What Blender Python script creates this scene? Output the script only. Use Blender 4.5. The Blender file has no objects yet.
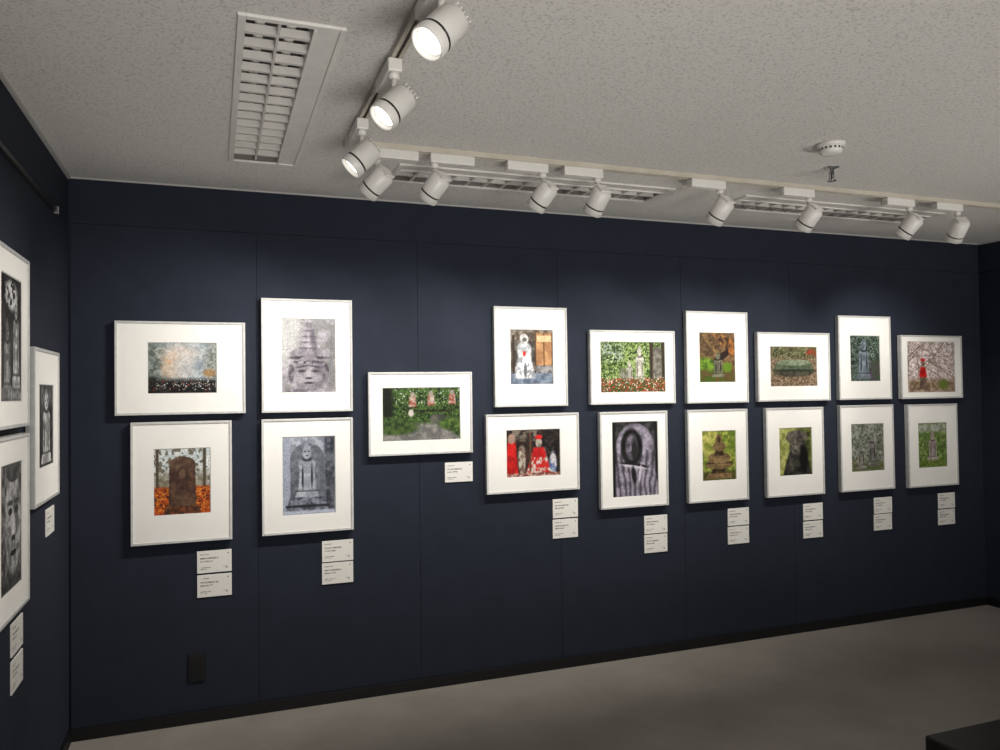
import bpy, bmesh, math, numpy as np
from mathutils import Vector, Matrix, Euler
H=2.55; LX=5.725; YB=-6.2
S=bpy.context.scene
S.view_settings.view_transform='Standard'
S.view_settings.look='None'
S.view_settings.exposure=0.0
COL=S.collection

# ------------------------------------------------------------ materials
def mat(name,col,rough=.5,metal=0,spec=.5):
    m=bpy.data.materials.new(name); m.use_nodes=True
    b=m.node_tree.nodes['Principled BSDF']
    b.inputs['Base Color'].default_value=(*col,1); b.inputs['Roughness'].default_value=rough
    b.inputs['Metallic'].default_value=metal; b.inputs['Specular IOR Level'].default_value=spec
    return m
def nodes(m): return m.node_tree.nodes,m.node_tree.links,m.node_tree.nodes['Principled BSDF']
def noisy(m,scale,c1,c2,lo=.35,hi=.65,bump=0,bscale=None,detail=4,dist=.01):
    N,L,b=nodes(m)
    tc=N.new('ShaderNodeTexCoord'); n=N.new('ShaderNodeTexNoise'); n.inputs['Scale'].default_value=scale; n.inputs['Detail'].default_value=detail
    r=N.new('ShaderNodeValToRGB'); r.color_ramp.elements[0].position=lo; r.color_ramp.elements[1].position=hi
    r.color_ramp.elements[0].color=(*c1,1); r.color_ramp.elements[1].color=(*c2,1)
    L.new(tc.outputs['Object'],n.inputs['Vector']); L.new(n.outputs['Fac'],r.inputs['Fac']); L.new(r.outputs['Color'],b.inputs['Base Color'])
    if bump:
        n2=N.new('ShaderNodeTexNoise'); n2.inputs['Scale'].default_value=bscale or scale; n2.inputs['Detail'].default_value=3
        L.new(tc.outputs['Object'],n2.inputs['Vector'])
        bp=N.new('ShaderNodeBump'); bp.inputs['Strength'].default_value=bump; bp.inputs['Distance'].default_value=dist
        L.new(n2.outputs['Fac'],bp.inputs['Height']); L.new(bp.outputs['Normal'],b.inputs['Normal'])
    return m
M_wall=noisy(mat('navy_fabric',(.02,.025,.04),.85,spec=.22),9,(.0150,.0195,.0315),(.0175,.0225,.036),bump=.25,bscale=500,dist=.002)
M_base=mat('baseboard_black',(.006,.006,.007),.55,spec=.3)
M_trim=mat('ceiling_trim_white',(.45,.44,.43),.5)
M_frame=noisy(mat('frame_aluminium',(.62,.62,.60),.32,.0,.5),30,(.46,.46,.45),(.54,.54,.53))
M_frside=mat('frame_side',(.10,.10,.10),.5)
M_mat=noisy(mat('mat_board',(.80,.79,.75),.9,spec=.1),6,(.80,.785,.75),(.83,.815,.78))
M_bevel=mat('mat_bevel_core',(.55,.54,.52),.9)
M_white=noisy(mat('white_painted_metal',(.62,.60,.57),.4),20,(.66,.645,.615),(.71,.69,.66))
M_rail=noisy(mat('track_beige',(.42,.38,.32),.4),12,(.46,.42,.35),(.52,.48,.41))
M_black=mat('black_ring',(.012,.012,.012),.4)
M_louv=noisy(mat('louver_white',(.60,.58,.55),.45),15,(.57,.55,.52),(.62,.60,.57))
M_dark=mat('fixture_inside',(.16,.15,.14),.7)
M_outlet=mat('outlet_black',(.007,.007,.008),.45,spec=.3)
M_slot=mat('outlet_slot',(.002,.002,.002),.8)
M_bench=noisy(mat('bench_black_leather',(.012,.012,.013),.42,spec=.35),40,(.008,.008,.009),(.012,.012,.013),bump=.15,bscale=300,dist=.002)
M_chrome=mat('chrome',(.5,.5,.5),.25,.9)
M_lens=mat('lamp_lens',(1,.97,.9),.3); N,L,b=nodes(M_lens)
b.inputs['Emission Color'].default_value=(1,.96,.88,1); b.inputs['Emission Strength'].default_value=3.0
M_refl=mat('reflector',(.8,.78,.74),.25)
# vertex colour material for printed photographs
M_photo=mat('photo_print',(1,1,1),.55,spec=.2); N,L,b=nodes(M_photo)
at=N.new('ShaderNodeAttribute'); at.attribute_name='ink'; L.new(at.outputs['Color'],b.inputs['Base Color'])
# ceiling
M_ceil=mat('acoustic_ceiling',(.6,.58,.55),.95,spec=.1); N,L,b=nodes(M_ceil)
tc=N.new('ShaderNodeTexCoord')
n=N.new('ShaderNodeTexNoise'); n.inputs['Scale'].default_value=105; n.inputs['Detail'].default_value=3.0; n.inputs['Roughness'].default_value=.6
r=N.new('ShaderNodeValToRGB'); r.color_ramp.elements[0].position=.36; r.color_ramp.elements[1].position=.48
r.color_ramp.elements[0].color=(.53,.515,.49,1); r.color_ramp.elements[1].color=(.70,.685,.66,1)
bp=N.new('ShaderNodeBump'); bp.inputs['Strength'].default_value=.6; bp.inputs['Distance'].default_value=.006
L.new(tc.outputs['Object'],n.inputs['Vector']); L.new(n.outputs['Fac'],r.inputs['Fac']); L.new(r.outputs['Color'],b.inputs['Base Color'])
L.new(r.outputs['Color'],bp.inputs['Height']); L.new(bp.outputs['Normal'],b.inputs['Normal'])
# floor
M_floor=mat('concrete_floor',(.2,.18,.16),.38,spec=.5); N,L,b=nodes(M_floor)
tc=N.new('ShaderNodeTexCoord')
n=N.new('ShaderNodeTexNoise'); n.inputs['Scale'].default_value=3.0; n.inputs['Detail'].default_value=10; n.inputs['Roughness'].default_value=.7
r=N.new('ShaderNodeValToRGB'); r.color_ramp.elements[0].position=.3; r.color_ramp.elements[1].position=.7
r.color_ramp.elements[0].color=(.250,.228,.202,1); r.color_ramp.elements[1].color=(.33,.303,.272,1)
r2=N.new('ShaderNodeMapRange'); r2.inputs['To Min'].default_value=.28; r2.inputs['To Max'].default_value=.42
L.new(tc.outputs['Object'],n.inputs['Vector']); L.new(n.outputs['Fac'],r.inputs['Fac']); L.new(r.outputs['Color'],b.inputs['Base Color'])
L.new(n.outputs['Fac'],r2.inputs['Value']); L.new(r2.outputs['Result'],b.inputs['Roughness'])

# ------------------------------------------------------------ mesh helpers
class MB:
    def __init__(s): s.v=[];s.f=[];s.mi=[];s.mats=[];s.sm=[]
    def m(s,mt):
        if mt not in s.mats: s.mats.append(mt)
        return s.mats.index(mt)
    def add(s,vs,fs,mt,T=None,smooth=False):
        o=len(s.v); k=s.m(mt)
        s.v+= [tuple(T@Vector(v)) if T is not None else tuple(v) for v in vs]
        for f in fs: s.f.append([o+i for i in f]); s.mi.append(k); s.sm.append(smooth)
    def box(s,a,b,mt,T=None,ch=0):
        bm=bmesh.new(); 
        x0,y0,z0=a;x1,y1,z1=b
        bmesh.ops.create_cube(bm,size=1,matrix=Matrix.Translation(((x0+x1)/2,(y0+y1)/2,(z0+z1)/2))@Matrix.Diagonal((x1-x0,y1-y0,z1-z0,1)))
        if ch: bmesh.ops.bevel(bm,geom=bm.edges[:],offset=ch,segments=2,profile=.5,affect='EDGES')
        bm.verts.ensure_lookup_table()
        s.add([v.co[:] for v in bm.verts],[[v.index for v in f.verts] for f in bm.faces],mt,T); bm.free()
    def lathe(s,prof,mt,T=None,n=28,smooth=True):
        # prof list of (r,z)
        vs=[];fs=[]
        for (r,z) in prof:
            for i in range(n):
                a=2*math.pi*i/n; vs.append((r*math.cos(a),r*math.sin(a),z))
        for j in range(len(prof)-1):
            for i in range(n):
                i2=(i+1)%n; fs.append([j*n+i,j*n+i2,(j+1)*n+i2,(j+1)*n+i])
        s.add(vs,fs,mt,T,smooth)
    def obj(s,name,parent=None):
        me=bpy.data.meshes.new(name); me.from_pydata(s.v,[],s.f); 
        for mt in s.mats: me.materials.append(mt)
        me.polygons.foreach_set('material_index',s.mi); me.polygons.foreach_set('use_smooth',s.sm)
        me.update()
        o=bpy.data.objects.new(name,me); COL.objects.link(o)
        if parent: o.parent=parent
        return o
def empty(name,loc=(0,0,0)):
    e=bpy.data.objects.new(name,None); e.empty_display_size=.05; e.location=loc; COL.objects.link(e); return e

# ------------------------------------------------------------ room shell
w=MB(); w.box((-.1,.008,0),(LX+.1,.1,H),M_wall)
BZ=2.34
xs=[.008]+[.818+.81*i for i in range(7)]
xs=[x for x in xs if x<LX-.02]+[LX]
for a,b_ in zip(xs[:-1],xs[1:]): w.box((a+.0008,0,.055),(b_-.0008,.009,BZ-.0008),M_wall,ch=.0006)
w.box((.008,0,BZ+.0008),(LX,.009,H),M_wall,ch=.0006)
w.obj('wall_back')
w=MB(); w.box((-.1,YB,0),(-.008,0,H),M_wall)
ys=[0]+[-.83-.81*i for i in range(7)]
for a,b_ in zip(ys[:-1],ys[1:]): w.box((-.009,b_+.0008,.055),(0,a-.0008,BZ-.002),M_wall,ch=.0006)
w.box((-.009,YB,BZ+.002),(0,0,H),M_wall,ch=.0006)
w.obj('wall_left')
w=MB(); w.box((LX+.008,YB,0),(LX+.1,0,H),M_wall)
for a,b_ in zip(ys[:-1],ys[1:]): w.box((LX,b_+.0008,.055),(LX+.009,a-.0008,BZ-.002),M_wall,ch=.0006)
w.box((LX,YB,BZ+.002),(LX+.009,0,H),M_wall,ch=.0006)
w.obj('wall_right')
w=MB(); w.box((0,-.012,0),(LX,0,.055),M_base,ch=.002); w.obj('baseboard_back')
w=MB(); w.box((0,YB,0),(.012,-.012,.055),M_base,ch=.002); w.obj('baseboard_left')
w=MB(); w.box((LX-.012,YB,0),(LX,-.012,.055),M_base,ch=.002); w.obj('baseboard_right')
w=MB(); w.box((0,-.008,H-.007),(LX,0,H-.0005),M_trim); w.obj('trim_1')
w=MB(); w.box((0,YB,H-.012),(.012,-.010,H-.0005),M_trim); w.obj('trim_2')
w=MB(); w.box((LX-.010,YB,H-.010),(LX,-.010,H-.0005),M_trim); w.obj('trim_3')
w=MB(); w.box((-.1,YB,-.1),(LX+.1,.1,0),M_floor); w.obj('floor')
# ceiling with holes for the recessed louvre lights
fix=[(.680,-1.855,.965,-.49,'y'),(1.385,-.665,2.79,-.375,'x'),(3.215,-.665,4.62,-.375,'x')]
bx=sorted({-.1,LX+.1,*[f[0]+.008 for f in fix],*[f[2]-.008 for f in fix]}); by=sorted({YB,.1,*[f[1]+.008 for f in fix],*[f[3]-.008 for f in fix]})
w=MB()
for i in range(len(bx)-1):
    for j in range(len(by)-1):
        cx=(bx[i]+bx[i+1])/2; cy=(by[j]+by[j+1])/2
        if any(f[0]<cx<f[2] and f[1]<cy<f[3] for f in fix): continue
        w.add([(bx[i],by[j],H),(bx[i],by[j+1],H),(bx[i+1],by[j+1],H),(bx[i+1],by[j],H)],[[0,1,2,3]],M_ceil)
w.obj('ceiling')

# ------------------------------------------------------------ recessed louvre lights
def louver(x0,y0,x1,y1,ax):
    e=empty('recessed_louver_light',((x0+x1)/2,(y0+y1)/2,H))
    # local coords: u along width (strip at +u), v along length
    if ax=='y': T=Matrix.Translation((0,0,0)); W=x1-x0; Ln=y1-y0; R=Matrix.Identity(4)
    else: W=y1-y0; Ln=x1-x0; R=Matrix.Rotation(-math.pi/2,4,'Z')   # +u -> -y, +v -> +x
    hw=W/2; hl=Ln/2
    f=MB(); t=.022
    f.box((-hw,-hl,-.008),(-hw+t,hl,.004),M_white,R,.002); f.box((hw-t*.7,-hl,-.008),(hw,hl,.004),M_white,R,.002)
    f.box((-hw+t,-hl,-.008),(hw-t*.7,-hl+t,.004),M_white,R,.002); f.box((-hw+t,hl-t,-.008),(hw-t*.7,hl,.004),M_white,R,.002)
    f.box((hw-.078,-hl+t,-.004),(hw-t*.7,hl-t,.004),M_white,R,.001)
    f.box((hw-.086,-hl+t,-.010),(hw-.078,hl-t,.05),M_white,R,.001)
    f.obj('frame',e)
    h=MB(); u0=-hw+t;u1=hw-.086;a=-hl+t;b_=hl-t;z=.10
    for A,B in [((u0-.004,a,0),(u0,b_,z)),((u1,a,.05),(u1+.004,b_,z)),((u0,a-.004,0),(u1,a,z)),((u0,b_,0),(u1,b_+.004,z)),((u0-.004,a-.004,z),(u1+.004,b_+.004,z+.004))]:
        h.box(A,B,M_dark,R)
    h.box((hw-.078,-hl+t,.004),(hw-.01,hl-t,.01),M_dark,R)
    h.obj('housing',e)
    g=MB(); n=15
    for i in range(1,n):
        v=a+(b_-a)*i/n
        g.box((u0,v-.007,-.002),(u1,v+.007,.022),M_louv,R@Matrix.Identity(4))
    c=(u0+u1)/2; g.box((c-.004,a,-.003),(c+.004,b_,.024),M_louv,R)
    g.obj('louver_blades',e)
    g=MB()
    for c2 in(u0+(u1-u0)*.25,u0+(u1-u0)*.75):
        g.lathe([(0.0,a+.02),(.014,a+.02),(.014,b_-.02),(0,b_-.02)],M_refl,R@Matrix.Translation((c2,0,.065))@Matrix.Rotation(-math.pi/2,4,'X'),12)
    g.obj('fluorescent_tubes',e)
for f in fix: louver(*f)

# ------------------------------------------------------------ lighting track
e=empty('lighting_track_rail',(0,0,0)); w=MB()
TX=1.125; TY=-.905; zt=H-.022
def rail(a,b_,alongx):
    if alongx:
        w.box((a,TY-.017,zt),(b_,TY-.005,H),M_rail); w.box((a,TY+.005,zt),(b_,TY+.017,H),M_rail); w.box((a,TY-.006,H-.006),(b_,TY+.006,H),M_black)
    else:
        w.box((TX-.017,a,zt),(TX-.005,b_,H),M_rail); w.box((TX+.005,a,zt),(TX+.017,b_,H),M_rail); w.box((TX-.006,a,H-.006),(TX+.006,b_,H),M_black)
rail(TX+.05,5.25,True); rail(-2.75,TY-.05,False)
w.box((TX-.02,TY-.075,zt-.004),(TX+.02,TY+.02,H),M_white,ch=.002); w.box((TX+.02,TY-.02,zt-.004),(TX+.075,TY+.02,H),M_white,ch=.002)
w.box((5.25,TY-.02,zt-.003),(5.27,TY+.02,H),M_white,ch=.002); w.box((TX-.02,-2.77,zt-.003),(TX+.02,-2.75,H),M_white,ch=.002)
w.obj('rail',e)

def spot(px,py,alongx,side,target,watt):
    """px,py: pivot of head; adapter box on the rail offset to 'side'"""
    e=empty('track_spotlight',(px,py,H)); 
    piv=Vector((0,0,-.160)); P=Vector((px,py,H))+piv
    d=(Vector(target)-P).normalized()
    w=MB()
    # adapter box
    if alongx: w.box((-.02+min(0,side*.15),-.021,-.062),(.02+max(0,side*.15),.021,-.0225),M_white,ch=.004)
    else: w.box((-.021,-.02+min(0,side*.15),-.062),(.021,.02+max(0,side*.15),-.0225),M_white,ch=.004)
    w.lathe([(0,-.080),(.016,-.080),(.016,-.060),(0,-.060)],M_white)
    w.obj('adapter',e)
    q=d.to_track_quat('Z','Y').to_matrix().to_4x4()
    # head: z forward
    T=Matrix.Translation(piv)@q
    # yoke arm: from adapter down beside the head
    h=MB(); R=.044
    h.lathe([(0,-.058),(.030,-.058),(.037,-.052),(R,-.045),(R,.026)],M_white,T)
    h.lathe([(R,.026),(R-.002,.027),(R-.002,.032),(R,.033)],M_black,T)
    h.lathe([(R,.033),(R+.0005,.060),(R-.002,.062),(R-.004,.060),(R-.006,.050)],M_white,T)
    h.lathe([(R-.006,.050),(R-.010,.046)],M_refl,T)
    h.lathe([(R-.010,.046),(.015,.047),(0,.0475)],M_lens,T)
    for k in range(5):  # rear cooling fins
        h.box((-.03,-.0015+(k-2)*.012,-.066),(.03,.0015+(k-2)*.012,-.056),M_white,T)
    h.obj('head',e)
    a=MB()
    # knuckle between head and adapter
    up=Vector((0,0,-.078)); 
    v=up-piv; Tm=Matrix.Translation(piv)@v.to_track_quat('Z','Y').to_matrix().to_4x4()
    a.lathe([(0,0),(.009,0),(.009,v.length),(0,v.length)],M_white,Tm,16)
    a.obj('pivot_arm',e)
    ld=bpy.data.lights.new('spot_beam','SPOT'); ld.energy=watt; ld.color=(1,.95,.885); ld.spot_size=math.radians(84); ld.spot_blend=.9; ld.shadow_soft_size=.03
    lo=bpy.data.objects.new('spot_beam',ld); COL.objects.link(lo); lo.parent=e
    lo.matrix_local=Matrix.Translation(piv+d*.068)@d.to_track_quat('-Z','Y').to_matrix().to_4x4()
W=46
for (x,tx,tz,s) in [(1.235,.30,1.35,1),(1.475,.85,1.35,1),(1.961,1.45,1.4,-1),(2.227,2.0,1.35,-1),(2.878,2.6,1.4,-1),(3.405,3.2,1.4,-1),(4.068,3.75,1.4,-1),(4.415,4.75,1.4,-1)]:
    spot(x,TY,True,s,(tx,0,tz),W)
for (y,ty,tz,s) in [(-2.25,-2.6,1.2,1),(-1.745,-2.0,1.2,1),(-1.22,-1.2,1.3,1)]:
    spot(TX-.005,y,False,s,(0,ty,tz),W*.75)

# ------------------------------------------------------------ photographs painted into vertex colours
def s2l(c): c=np.asarray(c,float)/255; return np.where(c<=.04045,c/12.92,((c+.055)/1.055)**2.4)
def vnoise(U,V,sc,seed):
    rng=np.random.RandomState(seed); G=rng.rand(80,80)
    x=(U*sc)%78; y=(V*sc)%78; i=x.astype(int); j=y.astype(int); fx=x-i; fy=y-j
    fx=fx*fx*(3-2*fx); fy=fy*fy*(3-2*fy)
    return (G[j,i]*(1-fx)+G[j,i+1]*fx)*(1-fy)+(G[j+1,i]*(1-fx)+G[j+1,i+1]*fx)*fy
def fbm(U,V,sc,seed,o=4):
    t=0;a=.5;s=0
    for k in range(o): t=t+a*vnoise(U,V,sc*2**k,seed+k*7); s+=a; a*=.6
    return t/s
class Pic:
    def __init__(p,w,h,seed,res=104):
        p.nx=res; p.ny=max(30,int(res*h/w)); 
        if p.ny>150: p.ny=150
        u=np.linspace(0,1,p.nx+1); v=np.linspace(0,1,p.ny+1); p.U,p.V=np.meshgrid(u,v); p.asp=w/h; p.seed=seed
        p.C=np.zeros(p.U.shape+(3,)); p.k=0
    def n(p,sc,o=4): p.k+=1; return fbm(p.U*max(p.asp,1)/1,p.V/min(p.asp,1) if p.asp<1 else p.V,sc,p.seed*31+p.k*13,o)
    def fill(p,a,b,sc=6,lo=.35,hi=.65):
        t=np.clip((p.n(sc)-lo)/(hi-lo),0,1)[...,None]; p.C=s_(a)*(1-t)+s_(b)*t
    def put(p,m,a,b=None,sc=8,lo=.35,hi=.65):
        b=a if b is None else b
        t=np.clip((p.n(sc)-lo)/(hi-lo),0,1)[...,None]; c=s_(a)*(1-t)+s_(b)*t
        m=np.clip(m,0,1)[...,None]; p.C=p.C*(1-m)+c*m
    def ell(p,cx,cy,rx,ry,soft=.08,rot=0):
        x=p.U-cx;y=p.V-cy
        if rot: ca,sa=math.cos(rot),math.sin(rot); x,y=x*ca+y*sa,-x*sa+y*ca
        d=np.sqrt((x/rx)**2+(y/ry)**2); return np.clip((1-d)/soft+.5,0,1)
    def rect(p,x0,y0,x1,y1,s=.015):
        f=lambda t:np.clip(t/s+.5,0,1); return f(p.U-x0)*f(x1-p.U)*f(p.V-y0)*f(y1-p.V)
    def trap(p,cx,y0,y1,w0,w1,s=.015):
        t=np.clip((p.V-y0)/(y1-y0),0,1); hw=(w0*(1-t)+w1*t)/2
        f=lambda t:np.clip(t/s+.5,0,1); return f(hw-np.abs(p.U-cx))*f(p.V-y0)*f(y1-p.V)
    def spk(p,sc,th): return np.clip((p.n(sc,2)-th)/.05,0,1)
def s_(c): return np.asarray(c,float)
def g(v): return (v,v,v)
def statue(p,cx,base,h,w,c1,c2,dark,face=True):
    p.put(p.trap(cx,base,base+h*.14,w*1.15,w*.95),c1,c2,10)          # pedestal
    p.put(p.rect(cx-w*.5,base+h*.13,cx+w*.5,base+h*.15),dark)
    p.put(p.trap(cx,base+h*.15,base+h*.66,w*.80,w*.62,.03),c2,c1,9)       # robe
    p.put(p.ell(cx,base+h*.62,w*.40,h*.11,.15),c2,c1,9)                  # shoulders
    p.put(p.ell(cx+w*.22,base+h*.40,w*.05,h*.2,.7),dark); p.put(p.ell(cx-w*.20,base+h*.38,w*.05,h*.2,.7),dark)
    p.put(p.ell(cx,base+h*.50,w*.16,h*.05,.5),c1); 
    p.put(p.ell(cx,base+h*.71,w*.22,h*.04,.5),dark)
    p.put(p.ell(cx,base+h*.84,w*.20,h*.13,.15),c2,c1,12)                 # head
    p.put(p.ell(cx,base+h*.96,w*.09,h*.05,.3),c1)
    if face:
        for sx in(-1,1): p.put(p.ell(cx+sx*w*.09,base+h*.85,w*.05,h*.012,.6),dark)
        p.put(p.ell(cx,base+h*.78,w*.07,h*.01,.6),dark)
def P1(p):
    p.fill((134,144,152),(178,186,190),9)
    p.put(p.ell(.08,.6,.24,.42,.5),(84,92,84),(146,152,150),18); p.put(p.ell(.98,.62,.16,.42,.5),(100,106,100),(160,162,160),18)
    p.put(p.spk(46,.64)*(p.V>.35)*.5,(96,104,100))
    p.put(p.ell(.46,.78,.26,.18,.9)*.9,(214,202,192),(196,184,174),10); p.put(p.ell(.34,.52,.14,.24,.9)*.85,(206,172,140),(196,182,166),10)
    p.put(p.ell(.52,.5,.16,.3,.9)*.8,(196,192,190),(176,174,172),12); p.put(p.ell(.9,.40,.10,.08,.5)*.7,(150,112,66))
    p.put(p.trap(.5,-.1,.27,1.3,1.0,.10),(14,14,14),(44,42,40),20); p.put(p.spk(76,.70)*(p.V<.27)*(p.V>.05),(200,198,192))
    p.put(p.rect(.0,.0,.12,.34,.06)*.8,(26,26,22)); p.put(p.spk(50,.82)*(p.V<.25),(190,60,50))
def P2(p):
    p.fill(g(124),(160,156,164),8); p.put(p.ell(.05,.9,.3,.5,.6),g(168)); p.put(p.rect(.86,0,1,.8,.1)*.6,g(100))
    a,b,d=(118,114,120),(146,142,148),(62,58,66)
    p.put(p.ell(.5,.50,.36,.12,.15),a,b,10); p.put(p.ell(.5,.47,.34,.025,.6),d)
    p.put(p.trap(.5,.50,.90,.44,.14,.03),b,a,10); p.put(p.ell(.5,.90,.08,.06,.2),b,a)
    for i in range(4):
        y=.60+.08*i; p.put(p.ell(.5,y,.20-.033*i,.014,.6)*.7,(92,88,96)); p.put(p.ell(.5,y+.03,.17-.033*i,.012,.7)*.4,(170,166,172))
    p.put(p.ell(.5,.70,.03,.10,.7)*.5,(172,168,174)); p.put(p.ell(.60,.68,.05,.2,.7,.2)*.6,(84,80,88))
    p.put(p.ell(.5,.25,.30,.25,.10),b,a,9); p.put(p.ell(.72,.25,.10,.2,.8)*.6,(92,88,96))
    for sx in(-1,1):
        p.put(p.ell(.5+sx*.33,.26,.055,.13,.3),a,d,9)
        p.put(p.ell(.5+sx*.13,.29,.085,.026,.6)*.8,(88,84,92)); p.put(p.ell(.5+sx*.13,.285,.055,.010,.6),(44,42,46)); p.put(p.ell(.5+sx*.12,.35,.11,.014,.6,-sx*.15)*.8,d)
        p.put(p.ell(.5+sx*.17,.19,.07,.05,.9)*.6,(162,158,164))
    p.put(p.ell(.5,.25,.035,.07,.7)*.8,(168,164,170)); p.put(p.ell(.5,.19,.065,.014,.6),d); p.put(p.ell(.5,.125,.09,.014,.6),(54,50,56)); p.put(p.ell(.5,.41,.30,.025,.5),d,b,14)
    p.put(p.ell(.5,-.02,.6,.07,.2),(98,94,102),b)
def P3(p):
    p.fill((180,188,190),(215,218,216),9); p.put(p.rect(0,.35,1,.62,.2),(112,106,88),(160,156,142),16)
    p.put(p.spk(18,.55)*(p.V>.5),(110,104,90)); p.put(p.rect(.03,.4,.08,1)+p.rect(.87,.4,.93,1),(80,72,60))
    p.put(p.trap(.5,-.1,.42,1.2,1.2,.05),(184,84,28),(140,60,24),16); p.put((p.V<.4)*p.spk(36,.58),(206,128,52)); p.put((p.V<.4)*p.spk(30,.62),(70,38,22))
    p.put(p.trap(.5,.08,.78,.50,.46),(66,46,40),(98,74,58),9); p.put(p.ell(.5,.78,.235,.10),(78,58,50),(106,84,68),7)
    p.put(p.ell(.5,.5,.12,.22,.3),(60,42,36),(84,62,50)); p.put(p.ell(.5,.62,.06,.07,.4),(104,80,66)); p.put(p.trap(.5,0,.12,.7,.6),(60,40,32),(120,70,40),12)
def P4(p):
    p.fill((120,124,136),(158,162,172),10); p.put(p.rect(.8,0,1,1,.06),(50,52,60),(96,98,106)); p.put(p.rect(0,0,.14,1,.04),(146,152,166))
    p.put(p.trap(.47,.15,.72,.66,.66),(82,86,94),(110,114,122)); p.put(p.ell(.47,.72,.33,.2),(90,94,102),(114,118,126))
    statue(p,.46,.2,.72,.42,(136,140,150),(166,170,178),(52,54,62))
    p.put(p.trap(.46,.0,.22,.86,.66),(62,66,76),(130,134,146),12); p.put(p.rect(.05,.09,.88,.12),(40,42,48)); p.put(p.rect(0,0,1,.05,.03),(170,176,190))
def P5(p):
    p.fill((24,38,18),(62,86,42),18); p.put(p.spk(50,.64),(92,116,58)); p.put(p.spk(50,.72)*(p.V>.7),(170,182,160))
    p.put(p.trap(.45,-.1,.32,1.4,.5,.08),(96,96,94),(128,126,122),10); p.put(p.ell(.15,.25,.3,.14,.4),(36,52,26),(70,90,46),16)
    p.put(p.rect(0,.45,.12,1,.05),(18,24,12)); p.put(p.rect(.3,.54,.9,.58,.02)*.7,(30,24,18))
    for cx,cy in((.38,.74),(.62,.76),(.90,.78)): p.put(p.trap(cx,cy-.1,cy+.1,.10,.08),(170,158,148),(130,70,56),18); p.put(p.ell(cx,cy+.13,.03,.05,.4),(140,132,122))
    p.put(p.ell(.36,.52,.035,.07,.4),(180,174,166)); p.put(p.ell(.72,.4,.12,.09),(60,62,56),(90,90,84)); p.put(p.ell(.88,.3,.16,.12,.4),(44,64,28),(84,106,52),16)
def P6(p):
    p.fill((56,52,48),(106,102,96),9); p.put(p.rect(0,.80,1,1,.02),(76,66,56),(130,122,112),12)
    p.put(p.rect(.58,.34,1,.95,.01),(146,108,76),(176,136,98),6); 
    for x in(.59,.79,.985): p.put(p.rect(x-.012,.32,x+.012,.95,.01),(76,50,34))
    p.put(p.rect(.62,.78,.97,.9,.01),(190,168,132)); p.put(p.rect(0,0,1,.20,.03),(84,96,114),(126,138,152)); p.put(p.rect(.60,.2,1,.34,.01),(146,144,146),(92,90,92),12)
    p.put(p.trap(.32,.10,.60,.50,.26,.05),(140,142,146),(226,228,230),12,.38,.52); p.put(p.ell(.32,.64,.17,.14,.25),(204,206,208),(150,152,156),14)
    p.put(p.ell(.32,.83,.10,.10,.25),(156,154,152),g(200),14); p.put(p.ell(.33,.82,.05,.04,.5),(90,88,88)); p.put(p.ell(.32,.56,.035,.05,.4),(190,44,38)); p.put(p.ell(.34,.25,.04,.14,.6),(96,98,104)); p.put(p.rect(.04,.2,.09,.9),(56,44,36))
def P7(p):
    p.fill((50,72,32),(128,148,84),18); p.put(p.rect(0,.62,.35,1,.1),(150,162,150),(56,76,38),18)
    p.put(p.spk(44,.60),(30,44,18)); p.put(p.spk(50,.68),(176,190,140)); p.put(p.rect(.76,.2,.82,1,.02)+p.rect(.95,.1,1,1,.02),(52,42,34))
    p.put(p.trap(.88,.2,.90,.16,.12,.02),(120,116,108),(80,76,70),14)
    for cx,h,wd in((.44,.42,.13),(.60,.72,.17)): statue(p,cx,.2,h,wd,(150,148,138),(188,184,174),(84,80,70),False)
    p.put(p.ell(.34,.34,.06,.14,.3),(130,130,116),(96,98,80),12)
    p.put(p.trap(.5,-.1,.26,1.3,1.1,.06),(58,78,34),(96,70,46),20); p.put((p.V<.28)*p.spk(50,.66),(196,56,48)); p.put((p.V<.3)*p.spk(46,.7),(214,210,190))
def P8(p):
    p.fill((22,17,15),(64,48,42),9); p.put(p.rect(.1,.75,.6,1,.03),(46,40,38),(124,114,102),12)
    p.put(p.rect(.66,0,1,1,.03),(20,18,18),(58,50,46),12); p.put(p.trap(.09,-.05,.75,.26,.14),(200,36,34),(150,24,24),8); p.put(p.ell(.09,.82,.07,.11,.3),(150,124,110))
    p.put(p.ell(.28,.35,.07,.32,.4),(180,174,160),(110,88,78),14)
    p.put(p.trap(.60,-.05,.60,.56,.20,.04),(196,186,178),(180,44,40),14,.42,.55); p.put(p.trap(.60,.40,.62,.30,.18,.04),(200,34,34),(160,26,28)); p.put(p.ell(.6,.72,.06,.11,.3),(170,160,148),(110,100,90)); p.put(p.ell(.6,.84,.07,.05,.3),(190,40,38))
    p.put(p.ell(.87,.25,.07,.26,.4),(190,188,190),(60,86,140),14); p.put(p.rect(0,0,1,.07,.03),(110,50,40),(190,176,166),16); p.put(p.rect(.42,.1,.455,.95),(90,66,50))
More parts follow.
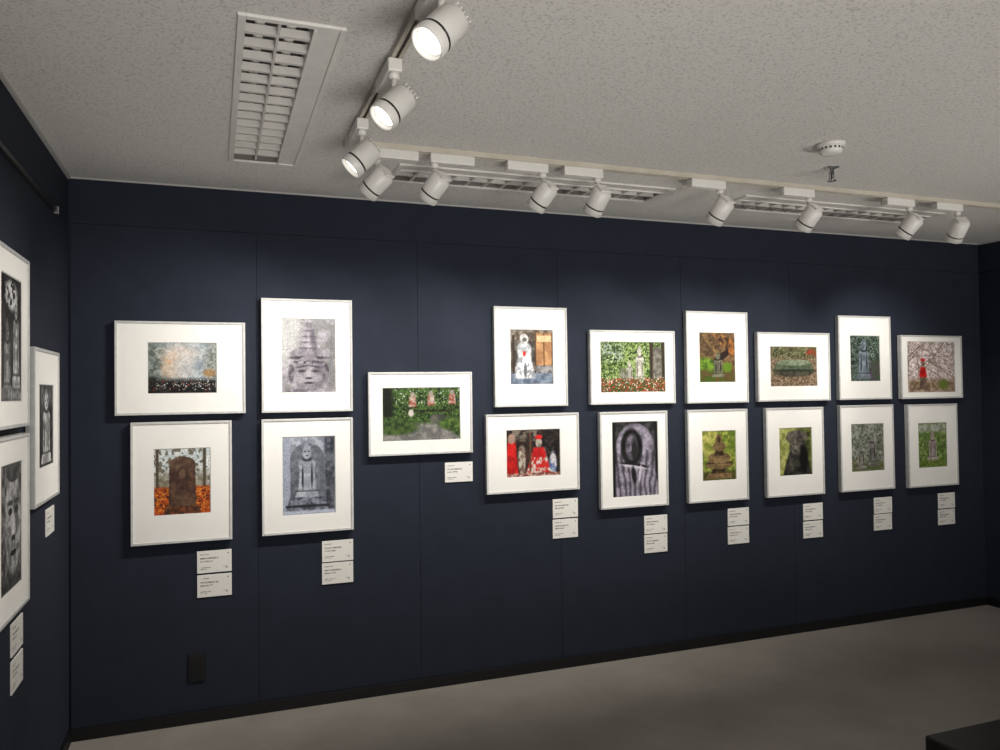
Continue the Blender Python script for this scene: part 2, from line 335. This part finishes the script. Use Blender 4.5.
def P9(p):
    # stone figure inside a tied cloth hood
    p.fill(g(26),g(64),9)
    p.put(p.trap(.5,-.05,.60,1.05,.78,.06),(96,92,102),(142,136,150),8); p.put(p.ell(.5,.66,.42,.32,.1),(104,98,110),(152,146,160),8)
    w=np.sin((p.U-.5)*38*(1+.5*(1-p.V))+p.n(4)*5)                       # soft folds of the cloth
    p.put(np.clip(w,0,1)*(p.V<.62)*.65,(48,46,54)); p.put(np.clip(-w-.4,0,1)*(p.V<.62)*.6,(184,178,190))
    p.put(p.ell(.42,.66,.24,.25,.18,.15),g(14),g(34)); p.put(p.ell(.42,.66,.135,.17,.35),(84,80,90),(116,110,122),9); p.put(p.ell(.48,.62,.07,.16,.7),g(40))
    for sx in(-1,1): p.put(p.ell(.40+sx*.05,.69,.03,.010,.7)*.8,g(34))
    p.put(p.ell(.40,.65,.018,.04,.8)*.7,(146,140,150)); p.put(p.ell(.40,.585,.035,.009,.7)*.8,g(36))
    p.put(p.ell(.47,.42,.30,.028,.5,-.12),g(30)); p.put(p.ell(.47,.395,.28,.018,.6,-.12),(186,180,192)); p.put(p.ell(.46,.28,.05,.12,.6,.2),g(28)); p.put(p.ell(.60,.30,.03,.13,.6,-.2),(180,174,186))
    p.put(p.rect(0,0,.06,1,.05)+p.rect(.95,.3,1,1,.05),g(18))
def P10(p):
    p.fill((70,54,36),(114,92,64),9); p.put(p.ell(.75,.8,.5,.12,.3,-.6),(50,34,24),(140,102,58),10); p.put(p.ell(.3,.85,.5,.10,.3,-.8),(122,98,62),(66,50,32),10)
    p.put(p.ell(.6,.5,.5,.07,.3,.5),(36,24,18)); p.put(p.ell(.15,.2,.35,.3,.3),(56,84,24),(102,130,42),12); p.put(p.rect(0,0,1,.24,.1),(60,82,28),(90,68,42),12)
    statue(p,.52,.1,.50,.32,(84,84,70),(116,114,96),(34,32,26)); p.put(p.ell(.78,.3,.14,.1,.4),(86,114,34)); p.put(p.ell(.9,.7,.08,.2,.4),(170,110,54),(90,60,34))
def P11(p):
    p.fill((96,80,64),(140,122,100),22); p.put(p.rect(0,.72,1,1,.1),(52,64,36),(110,114,80),14); p.put(p.spk(50,.60),(74,58,46)); p.put(p.spk(50,.70),(176,162,140))
    p.put(p.ell(.5,.38,.45,.15,.12),(50,50,42),(78,76,62),12); p.put(p.trap(.5,.40,.60,.90,.74,.05),(66,78,60),(94,102,84),14); p.put(p.ell(.5,.60,.37,.08,.15),(98,112,88),(128,136,116),16); p.put(p.ell(.5,.40,.44,.03,.5),(44,48,38))
    p.put(p.ell(.9,.85,.12,.1,.5),(130,60,42),(84,84,58))
def P12(p):
    p.fill((90,108,40),(150,156,76),11); p.put(p.ell(.2,.8,.3,.3,.5),(180,174,102),(112,120,50),10); p.put(p.rect(0,.0,1,.18,.06),(56,64,28),(92,82,48),14)
    a,b,d=(98,80,56),(130,108,76),(44,34,26)
    p.put(p.trap(.5,.03,.14,.8,.7),a,b,10); p.put(p.trap(.5,.14,.26,.5,.36),d,a,10); p.put(p.ell(.5,.32,.42,.10),a,b,10); p.put(p.rect(.1,.33,.9,.36),d,a)
    p.put(p.ell(.5,.45,.34,.12),b,a,8); p.put(p.trap(.5,.5,.62,.3,.22),a,d,9); p.put(p.ell(.5,.68,.2,.1),b,a); p.put(p.ell(.5,.82,.10,.12),a,b); p.put(p.ell(.5,.82,.03,.06,.4),d)
def P13(p):
    p.fill((112,120,62),(164,164,104),9); p.put(p.rect(.55,0,1,1,.2),(40,46,26),(90,94,54),10)
    p.put(p.ell(.54,.80,.34,.15,.15),(66,62,56),(100,96,88),10); p.put(p.trap(.55,-.05,.5,.95,.5,.06),(28,28,26),(62,60,54),8)
    p.put(p.ell(.56,.60,.25,.27,.12),(44,42,40),(88,84,76),9); p.put(p.ell(.48,.60,.13,.17,.3),(104,100,92),(70,66,60),12); p.put(p.ell(.44,.65,.035,.014,.6)*.8,g(18)); p.put(p.ell(.54,.65,.035,.014,.6)*.8,g(18)); p.put(p.ell(.48,.52,.04,.012,.6)*.8,g(18)); p.put(p.ell(.48,.59,.02,.04,.6),(126,122,112))
    p.put(p.ell(.36,.28,.08,.18,.3,.4),(92,88,80),(54,52,46)); p.put(p.ell(.75,.35,.13,.28,.3),g(20))
def P14(p):
    p.fill((46,58,50),(88,102,90),12); p.put(p.spk(30,.6),(28,34,30)); p.put(p.spk(40,.68),(124,136,132))
    statue(p,.45,.05,.88,.46,(92,100,108),(132,140,150),(40,44,50)); p.put(p.ell(.85,.2,.2,.3,.4),(82,62,84),(64,84,56),14)
def P15(p):
    p.fill((186,170,168),(214,202,202),14); p.put(p.spk(36,.56)*.7,(116,110,92))
    for k in range(20):
        rng=np.random.RandomState(k); p.put(p.ell(rng.rand(),rng.rand(),.5,.008,.6,rng.rand()*3.1)*.7,(100,84,74))
    p.put(p.rect(0,0,1,.25,.1),(112,92,74),(160,142,120),18)
    p.put(p.trap(.32,.06,.36,.15,.12,.02),(84,70,62),(120,100,88),12); p.put(p.trap(.32,.30,.50,.17,.10,.02),(196,44,40),(146,28,28),8); p.put(p.ell(.32,.57,.04,.07,.3),(112,96,88)); p.put(p.ell(.32,.64,.05,.03,.3),(170,32,32)); p.put(p.ell(.75,.15,.1,.1,.5),(100,112,58))
def P16(p):
    p.fill((104,106,98),(146,148,140),11); p.put(p.spk(26,.6),(70,84,56)); p.put(p.rect(0,0,1,.2,.1),(78,90,58),(112,104,80),14)
    statue(p,.64,.10,.72,.30,(92,90,86),(124,122,118),(46,44,42),False); statue(p,.30,.06,.5,.28,(104,102,96),(136,134,128),(54,52,48),False)
def P17(p):
    p.fill((90,112,60),(136,154,92),13); p.put(p.spk(34,.58),(60,84,36)); p.put(p.rect(0,.8,1,1,.08),(168,172,164),(112,122,94),12)
    statue(p,.5,.15,.65,.36,(138,128,124),(168,158,154),(80,70,68),False); p.put(p.rect(0,0,1,.15,.08),(76,98,40),(112,132,58),14); p.put(p.spk(40,.76),(196,146,160))
def PA(p):
    p.fill(g(10),g(46),8); 
    statue(p,.74,.1,.8,.36,g(120),g(205),g(24)); statue(p,.32,.05,.6,.36,g(80),g(150),g(16)); p.put(p.ell(.5,.85,.3,.12,.5)*p.spk(20,.5),g(190)); p.put(p.rect(0,0,1,.1,.04),g(70),g(140),16)
def PB(p):
    p.fill(g(52),g(120),12); p.put(p.ell(.6,.55,.38,.46),g(96),g(168),9); p.put(p.ell(.6,.95,.34,.1),g(40),g(80))
    for sx in(-1,1): p.put(p.ell(.6+sx*.15,.62,.09,.03,.3),g(20)); p.put(p.ell(.6+sx*.15,.69,.12,.02,.3),g(60))
    p.put(p.ell(.6,.48,.06,.12,.4),g(190)); p.put(p.ell(.6,.40,.09,.025),g(26)); p.put(p.ell(.6,.28,.14,.025),g(22)); p.put(p.rect(0,0,1,.12,.08),g(36),g(90),16)
def PC(p):
    p.fill(g(18),g(60),9); p.put(p.rect(0,.75,1,1,.1),g(60),g(110),12); statue(p,.52,.03,.92,.62,g(130),g(196),g(40)); p.put(p.rect(0,0,.12,1,.05),g(30))
def PL(p):
    p.C[:]=(226,224,218)
    d=(120,118,116)
    for y,x0,x1,t in((.84,.08,.34,.018),(.66,.08,.62,.032),(.52,.08,.44,.03),(.24,.08,.40,.014),(.16,.08,.30,.012)):
        m=p.rect(x0,y-t,x1,y+t,.012)*np.clip((p.n(46,1)-.30)/.1,0,1); p.put(m,d)
    p.put(p.ell(.86,.2,.03,.05),(150,150,150)); p.put(p.rect(.74,.25,.84,.27),(160,160,160)); p.put(p.ell(.90,.86,.02,.03),(80,80,80))
def paint(fn,w,h,seed,name,parent,T):
    p=Pic(w,h,seed,72 if fn is PL else 104); fn(p)
    if fn is not PL:
        p.C=p.C*(.80+.40*p.n(60,2)[...,None])
        p.C=(p.C-105)*1.08+103          # print contrast
    lin=s2l(np.clip(p.C,6,250)); ny,nx=p.ny,p.nx
    X=(p.U-.5)*w; Z=(p.V-.5)*h
    co=np.stack([X,np.zeros_like(X),Z],-1).reshape(-1,3)
    A=np.array(T); co=co@A[:3,:3].T+A[:3,3]
    idx=np.arange((nx+1)*(ny+1)).reshape(ny+1,nx+1)
    F=np.stack([idx[:-1,:-1],idx[:-1,1:],idx[1:,1:],idx[1:,:-1]],-1).reshape(-1,4)
    me=bpy.data.meshes.new(name); me.from_pydata(co.tolist(),[],F.tolist())
    a=me.color_attributes.new('ink','FLOAT_COLOR','POINT'); a.data.foreach_set('color',np.concatenate([lin.reshape(-1,3),np.ones((lin.size//3,1))],1).ravel().astype('f'))
    me.materials.append(M_photo); me.update()
    o=bpy.data.objects.new(name,me); COL.objects.link(o); o.parent=parent; return o
def framed(cx,cz,w,h,icx,icz,iw,ih,fn,seed,wall='back'):
    """local frame: x right, y into the wall, z up; front at y=-.034"""
    if wall=='back': e=empty('framed_photograph',(cx,-.0005,cz)); R=Matrix.Identity(4)
    else: e=empty('framed_photograph',(.0005,cx,cz)); R=Matrix.Rotation(math.pi/2,4,'Z')
    hw,hh=w/2,h/2; t=.011; y0,y1=-.034,-.004
    f=MB()
    for a,b_ in [((-hw,y0,-hh),(-hw+t,y1,hh)),((hw-t,y0,-hh),(hw,y1,hh)),((-hw+t,y0,hh-t),(hw-t,y1,hh)),((-hw+t,y0,-hh),(hw-t,y1,-hh+t))]:
        f.box(a,b_,M_frame,R,.0015)
    f.obj('frame',e)
    m=MB(); a0,a1=icx-iw/2,icx+iw/2; c0,c1=icz-ih/2,icz+ih/2; k=.003; ym=-.029
    o=[(-hw+t,-hh+t),(hw-t,-hh+t),(hw-t,hh-t),(-hw+t,hh-t)]; i1=[(a0-k,c0-k),(a1+k,c0-k),(a1+k,c1+k),(a0-k,c1+k)]; i2=[(a0,c0),(a1,c0),(a1,c1),(a0,c1)]
    vs=[(x,ym,z) for x,z in o]+[(x,ym,z) for x,z in i1]; m.add(vs,[[j,(j+1)%4,4+(j+1)%4,4+j] for j in range(4)],M_mat,R)
    vs=[(x,ym,z) for x,z in i1]+[(x,ym+.003,z) for x,z in i2]; m.add(vs,[[j,(j+1)%4,4+(j+1)%4,4+j] for j in range(4)],M_bevel,R)
    m.box((-hw+t*.5,-.0245,-hh+t*.5),(hw-t*.5,-.006,hh-t*.5),M_frside,R)
    m.obj('mat_board',e)
    paint(fn,iw,ih,seed,'photo_print',e,R@Matrix.Translation((icx,ym+.0028,icz)))
    # hanging hook block touching the wall
    hk=MB(); hk.box((-.03,-.006,hh-.05),(.03,0.0,hh-.02),M_frside,R); hk.box((-.03,-.006,-hh+.02),(.03,0,-hh+.05),M_frside,R); hk.obj('wall_hook',e)
FR=[((192,762,1458,1895),(332,629,1559,1794),P1),((837,1278,1457,2018),(934,1191,1556,1919),P2),((257,698,857,1425),(356,599,991,1296),P3),((835,1277,860,1425),(934,1186,952,1333),P4),
((1357,1914,1223,1653),(1432,1845,1298,1570),P5),((2043,2478,1461,2009),(2140,2391,1585,1883),P6),((2620,3180,1463,1889),(2690,3112,1533,1822),P7),((1990,2543,992,1422),(2110,2425,1079,1332),P8),
((2675,3120,867,1420),(2757,3053,932,1359),P9),((3260,3703,1459,2012),(3356,3608,1586,1883),P10),((3774,4340,1461,1893),(3876,4236,1556,1802),P11),((3258,3690,866,1420),(3364,3601,994,1289),P12),
((3827,4277,865,1420),(3932,4182,996,1291),P13),((4412,4857,1461,2010),(4516,4762,1583,1879),P14),((4942,5503,1459,1889),(5006,5437,1503,1845),P15),((4412,4865,866,1425),(4508,4779,993,1300),P16),((4990,5444,861,1421),(5088,5344,992,1291),P17)]
for i,(f,im,fn) in enumerate(FR):
    f=[v/1000 for v in f]; im=[v/1000 for v in im]
    cx,cz=(f[0]+f[1])/2,(f[2]+f[3])/2
    framed(cx,cz,f[1]-f[0],f[3]-f[2],(im[0]+im[1])/2-cx,(im[2]+im[3])/2-cz,im[1]-im[0],im[3]-im[2],fn,i+1)
framed(-1.186,1.730,.445,.555,0,.0,.265,.385,PA,31,'left')
framed(-1.186,1.149,.445,.560,0,.0,.265,.385,PB,32,'left')
framed(-.655,1.442,.462,.565,.005,0,.262,.30,PC,33,'left')

# ------------------------------------------------------------ caption labels
def label(cx,cz,w,h,seed,wall='back'):
    if wall=='back': e=empty('caption_label',(cx,-.0003,cz)); R=Matrix.Identity(4)
    else: e=empty('caption_label',(.0003,cx,cz)); R=Matrix.Rotation(math.pi/2,4,'Z')
    m=MB(); m.box((-w/2,-.005,-h/2),(w/2,0,h/2),M_mat,R,.0006); m.obj('card',e)
    paint(PL,w-.002,h-.002,seed,'printed_text',e,R@Matrix.Translation((0,-.0054,0)))
LB=[(617,753),(617,639),(1200,755),(1199,644),(1843,1119),(2465,887),(2463,774),(3047,755),(3045,644),(3630,760),(3628,648),(4203,753),(4200,640),(4786,756),(4782,646),(5358,753),(5354,641)]
for i,(x,z) in enumerate(LB): label(x/1000,z/1000,.155,.105,60+i)
label(-.445,1.056,.155,.105,81,'left'); label(-1.0,.765,.155,.105,82,'left'); label(-1.0,.645,.155,.105,83,'left')

# ------------------------------------------------------------ outlet
e=empty('wall_outlet',(.537,0,.261)); w=MB(); w.box((-.038,-.008,-.066),(.038,0,.066),M_outlet,None,.003); w.box((-.024,-.0105,-.046),(.024,-.007,.046),M_base,None,.001)
for z in(-.024,.024):
    for x in(-.008,.008): w.box((x-.0012,-.0112,z-.006),(x+.0012,-.0100,z+.006),M_slot)
w.obj('plate',e)
# picture rail on left wall with end cap
e=empty('picture_hanging_rail',(0,0,BZ-.02)); w=MB(); w.box((0,YB+.5,-.010),(.014,-.36,.008),M_black,None,.002); w.box((.0,-.36,-.016),(.022,-.335,.016),M_chrome,None,.003); w.obj('rail',e)
# smoke detector & sprinkler
e=empty('smoke_detector',(3.012,-1.47,H)); w=MB()
w.lathe([(0,0),(.056,0),(.056,-.012),(.050,-.016),(.045,-.018),(.045,-.030),(.042,-.040),(.028,-.046),(0,-.047)],M_white,None,36)
for k in range(16):
    a=2*math.pi*k/16; w.box((-.004,-.0008,-.028),(.004,.0008,-.020),M_black,Matrix.Rotation(a,4,'Z')@Matrix.Translation((0,-.0453,0)))
w.obj('body',e)
e=empty('fire_sprinkler_head',(3.27,-1.20,H)); w=MB()
w.lathe([(0,0),(.034,0),(.034,-.003),(.012,-.010),(.010,-.028),(0,-.028)],M_chrome,None,24)
for sx in(-1,1): w.box((sx*.012-.002,-.003,-.058),(sx*.012+.002,.003,-.024),M_chrome)
w.box((-.014,-.003,-.028),(.014,.003,-.024),M_chrome); w.box((-.014,-.003,-.060),(.014,.003,-.056),M_chrome)
w.lathe([(0,-.056),(.004,-.056),(.004,-.026),(0,-.026)],M_black,None,10)
w.lathe([(0,-.060),(.020,-.061),(.020,-.063),(0,-.063)],M_chrome,None,20)
w.obj('body',e)
# bench (black, corner visible bottom right)
e=empty('black_bench',(3.5,-2.30,0)); w=MB(); w.box((-.70,-.22,.34),(.70,.26,.40),M_bench,None,.008); w.obj('seat_pad',e)
w=MB()
w.box((-.66,-.19,.30),(.66,.23,.34),M_black)
for x in(-.62,.62):
    for y in(-.16,.20): w.box((x-.02,y-.02,0),(x+.02,y+.02,.31),M_black,None,.002)
w.obj('legs',e)

# ------------------------------------------------------------ added fill lights behind the camera, standing in for bounce onto the ceiling
for x in(1.3,4.3):
    ld=bpy.data.lights.new('ceiling_fill','AREA'); ld.shape='RECTANGLE'; ld.size=1.8; ld.size_y=.6; ld.energy=20; ld.color=(1,.965,.91); ld.spread=math.radians(75)
    lo=bpy.data.objects.new('ceiling_fill',ld); COL.objects.link(lo); lo.location=(x,-5.4,.6)
    lo.rotation_euler=Vector((0,4.4,2.3)).to_track_quat('-Z','Y').to_euler()
# ------------------------------------------------------------ world & camera
wd=bpy.data.worlds.new('world'); S.world=wd; wd.use_nodes=True
bg=wd.node_tree.nodes['Background']; bg.inputs[0].default_value=(1,.965,.91,1); bg.inputs[1].default_value=.5
cd=bpy.data.cameras.new('camera'); cam=bpy.data.objects.new('camera',cd); COL.objects.link(cam); S.camera=cam
cd.sensor_width=36; cd.lens=775.71*36/1000; cd.clip_start=.02
yaw,pit,rol=.3545,.0210,-.0133
F=Vector((math.sin(yaw)*math.cos(pit),math.cos(yaw)*math.cos(pit),math.sin(pit)))
r=Vector((math.cos(yaw),-math.sin(yaw),0)); u=r.cross(F)
R=r*math.cos(rol)+u*math.sin(rol); U=-r*math.sin(rol)+u*math.cos(rol)
M=Matrix((( R.x,U.x,-F.x,.6149),(R.y,U.y,-F.y,-3.975),(R.z,U.z,-F.z,1.5469),(0,0,0,1)))
cam.matrix_world=M
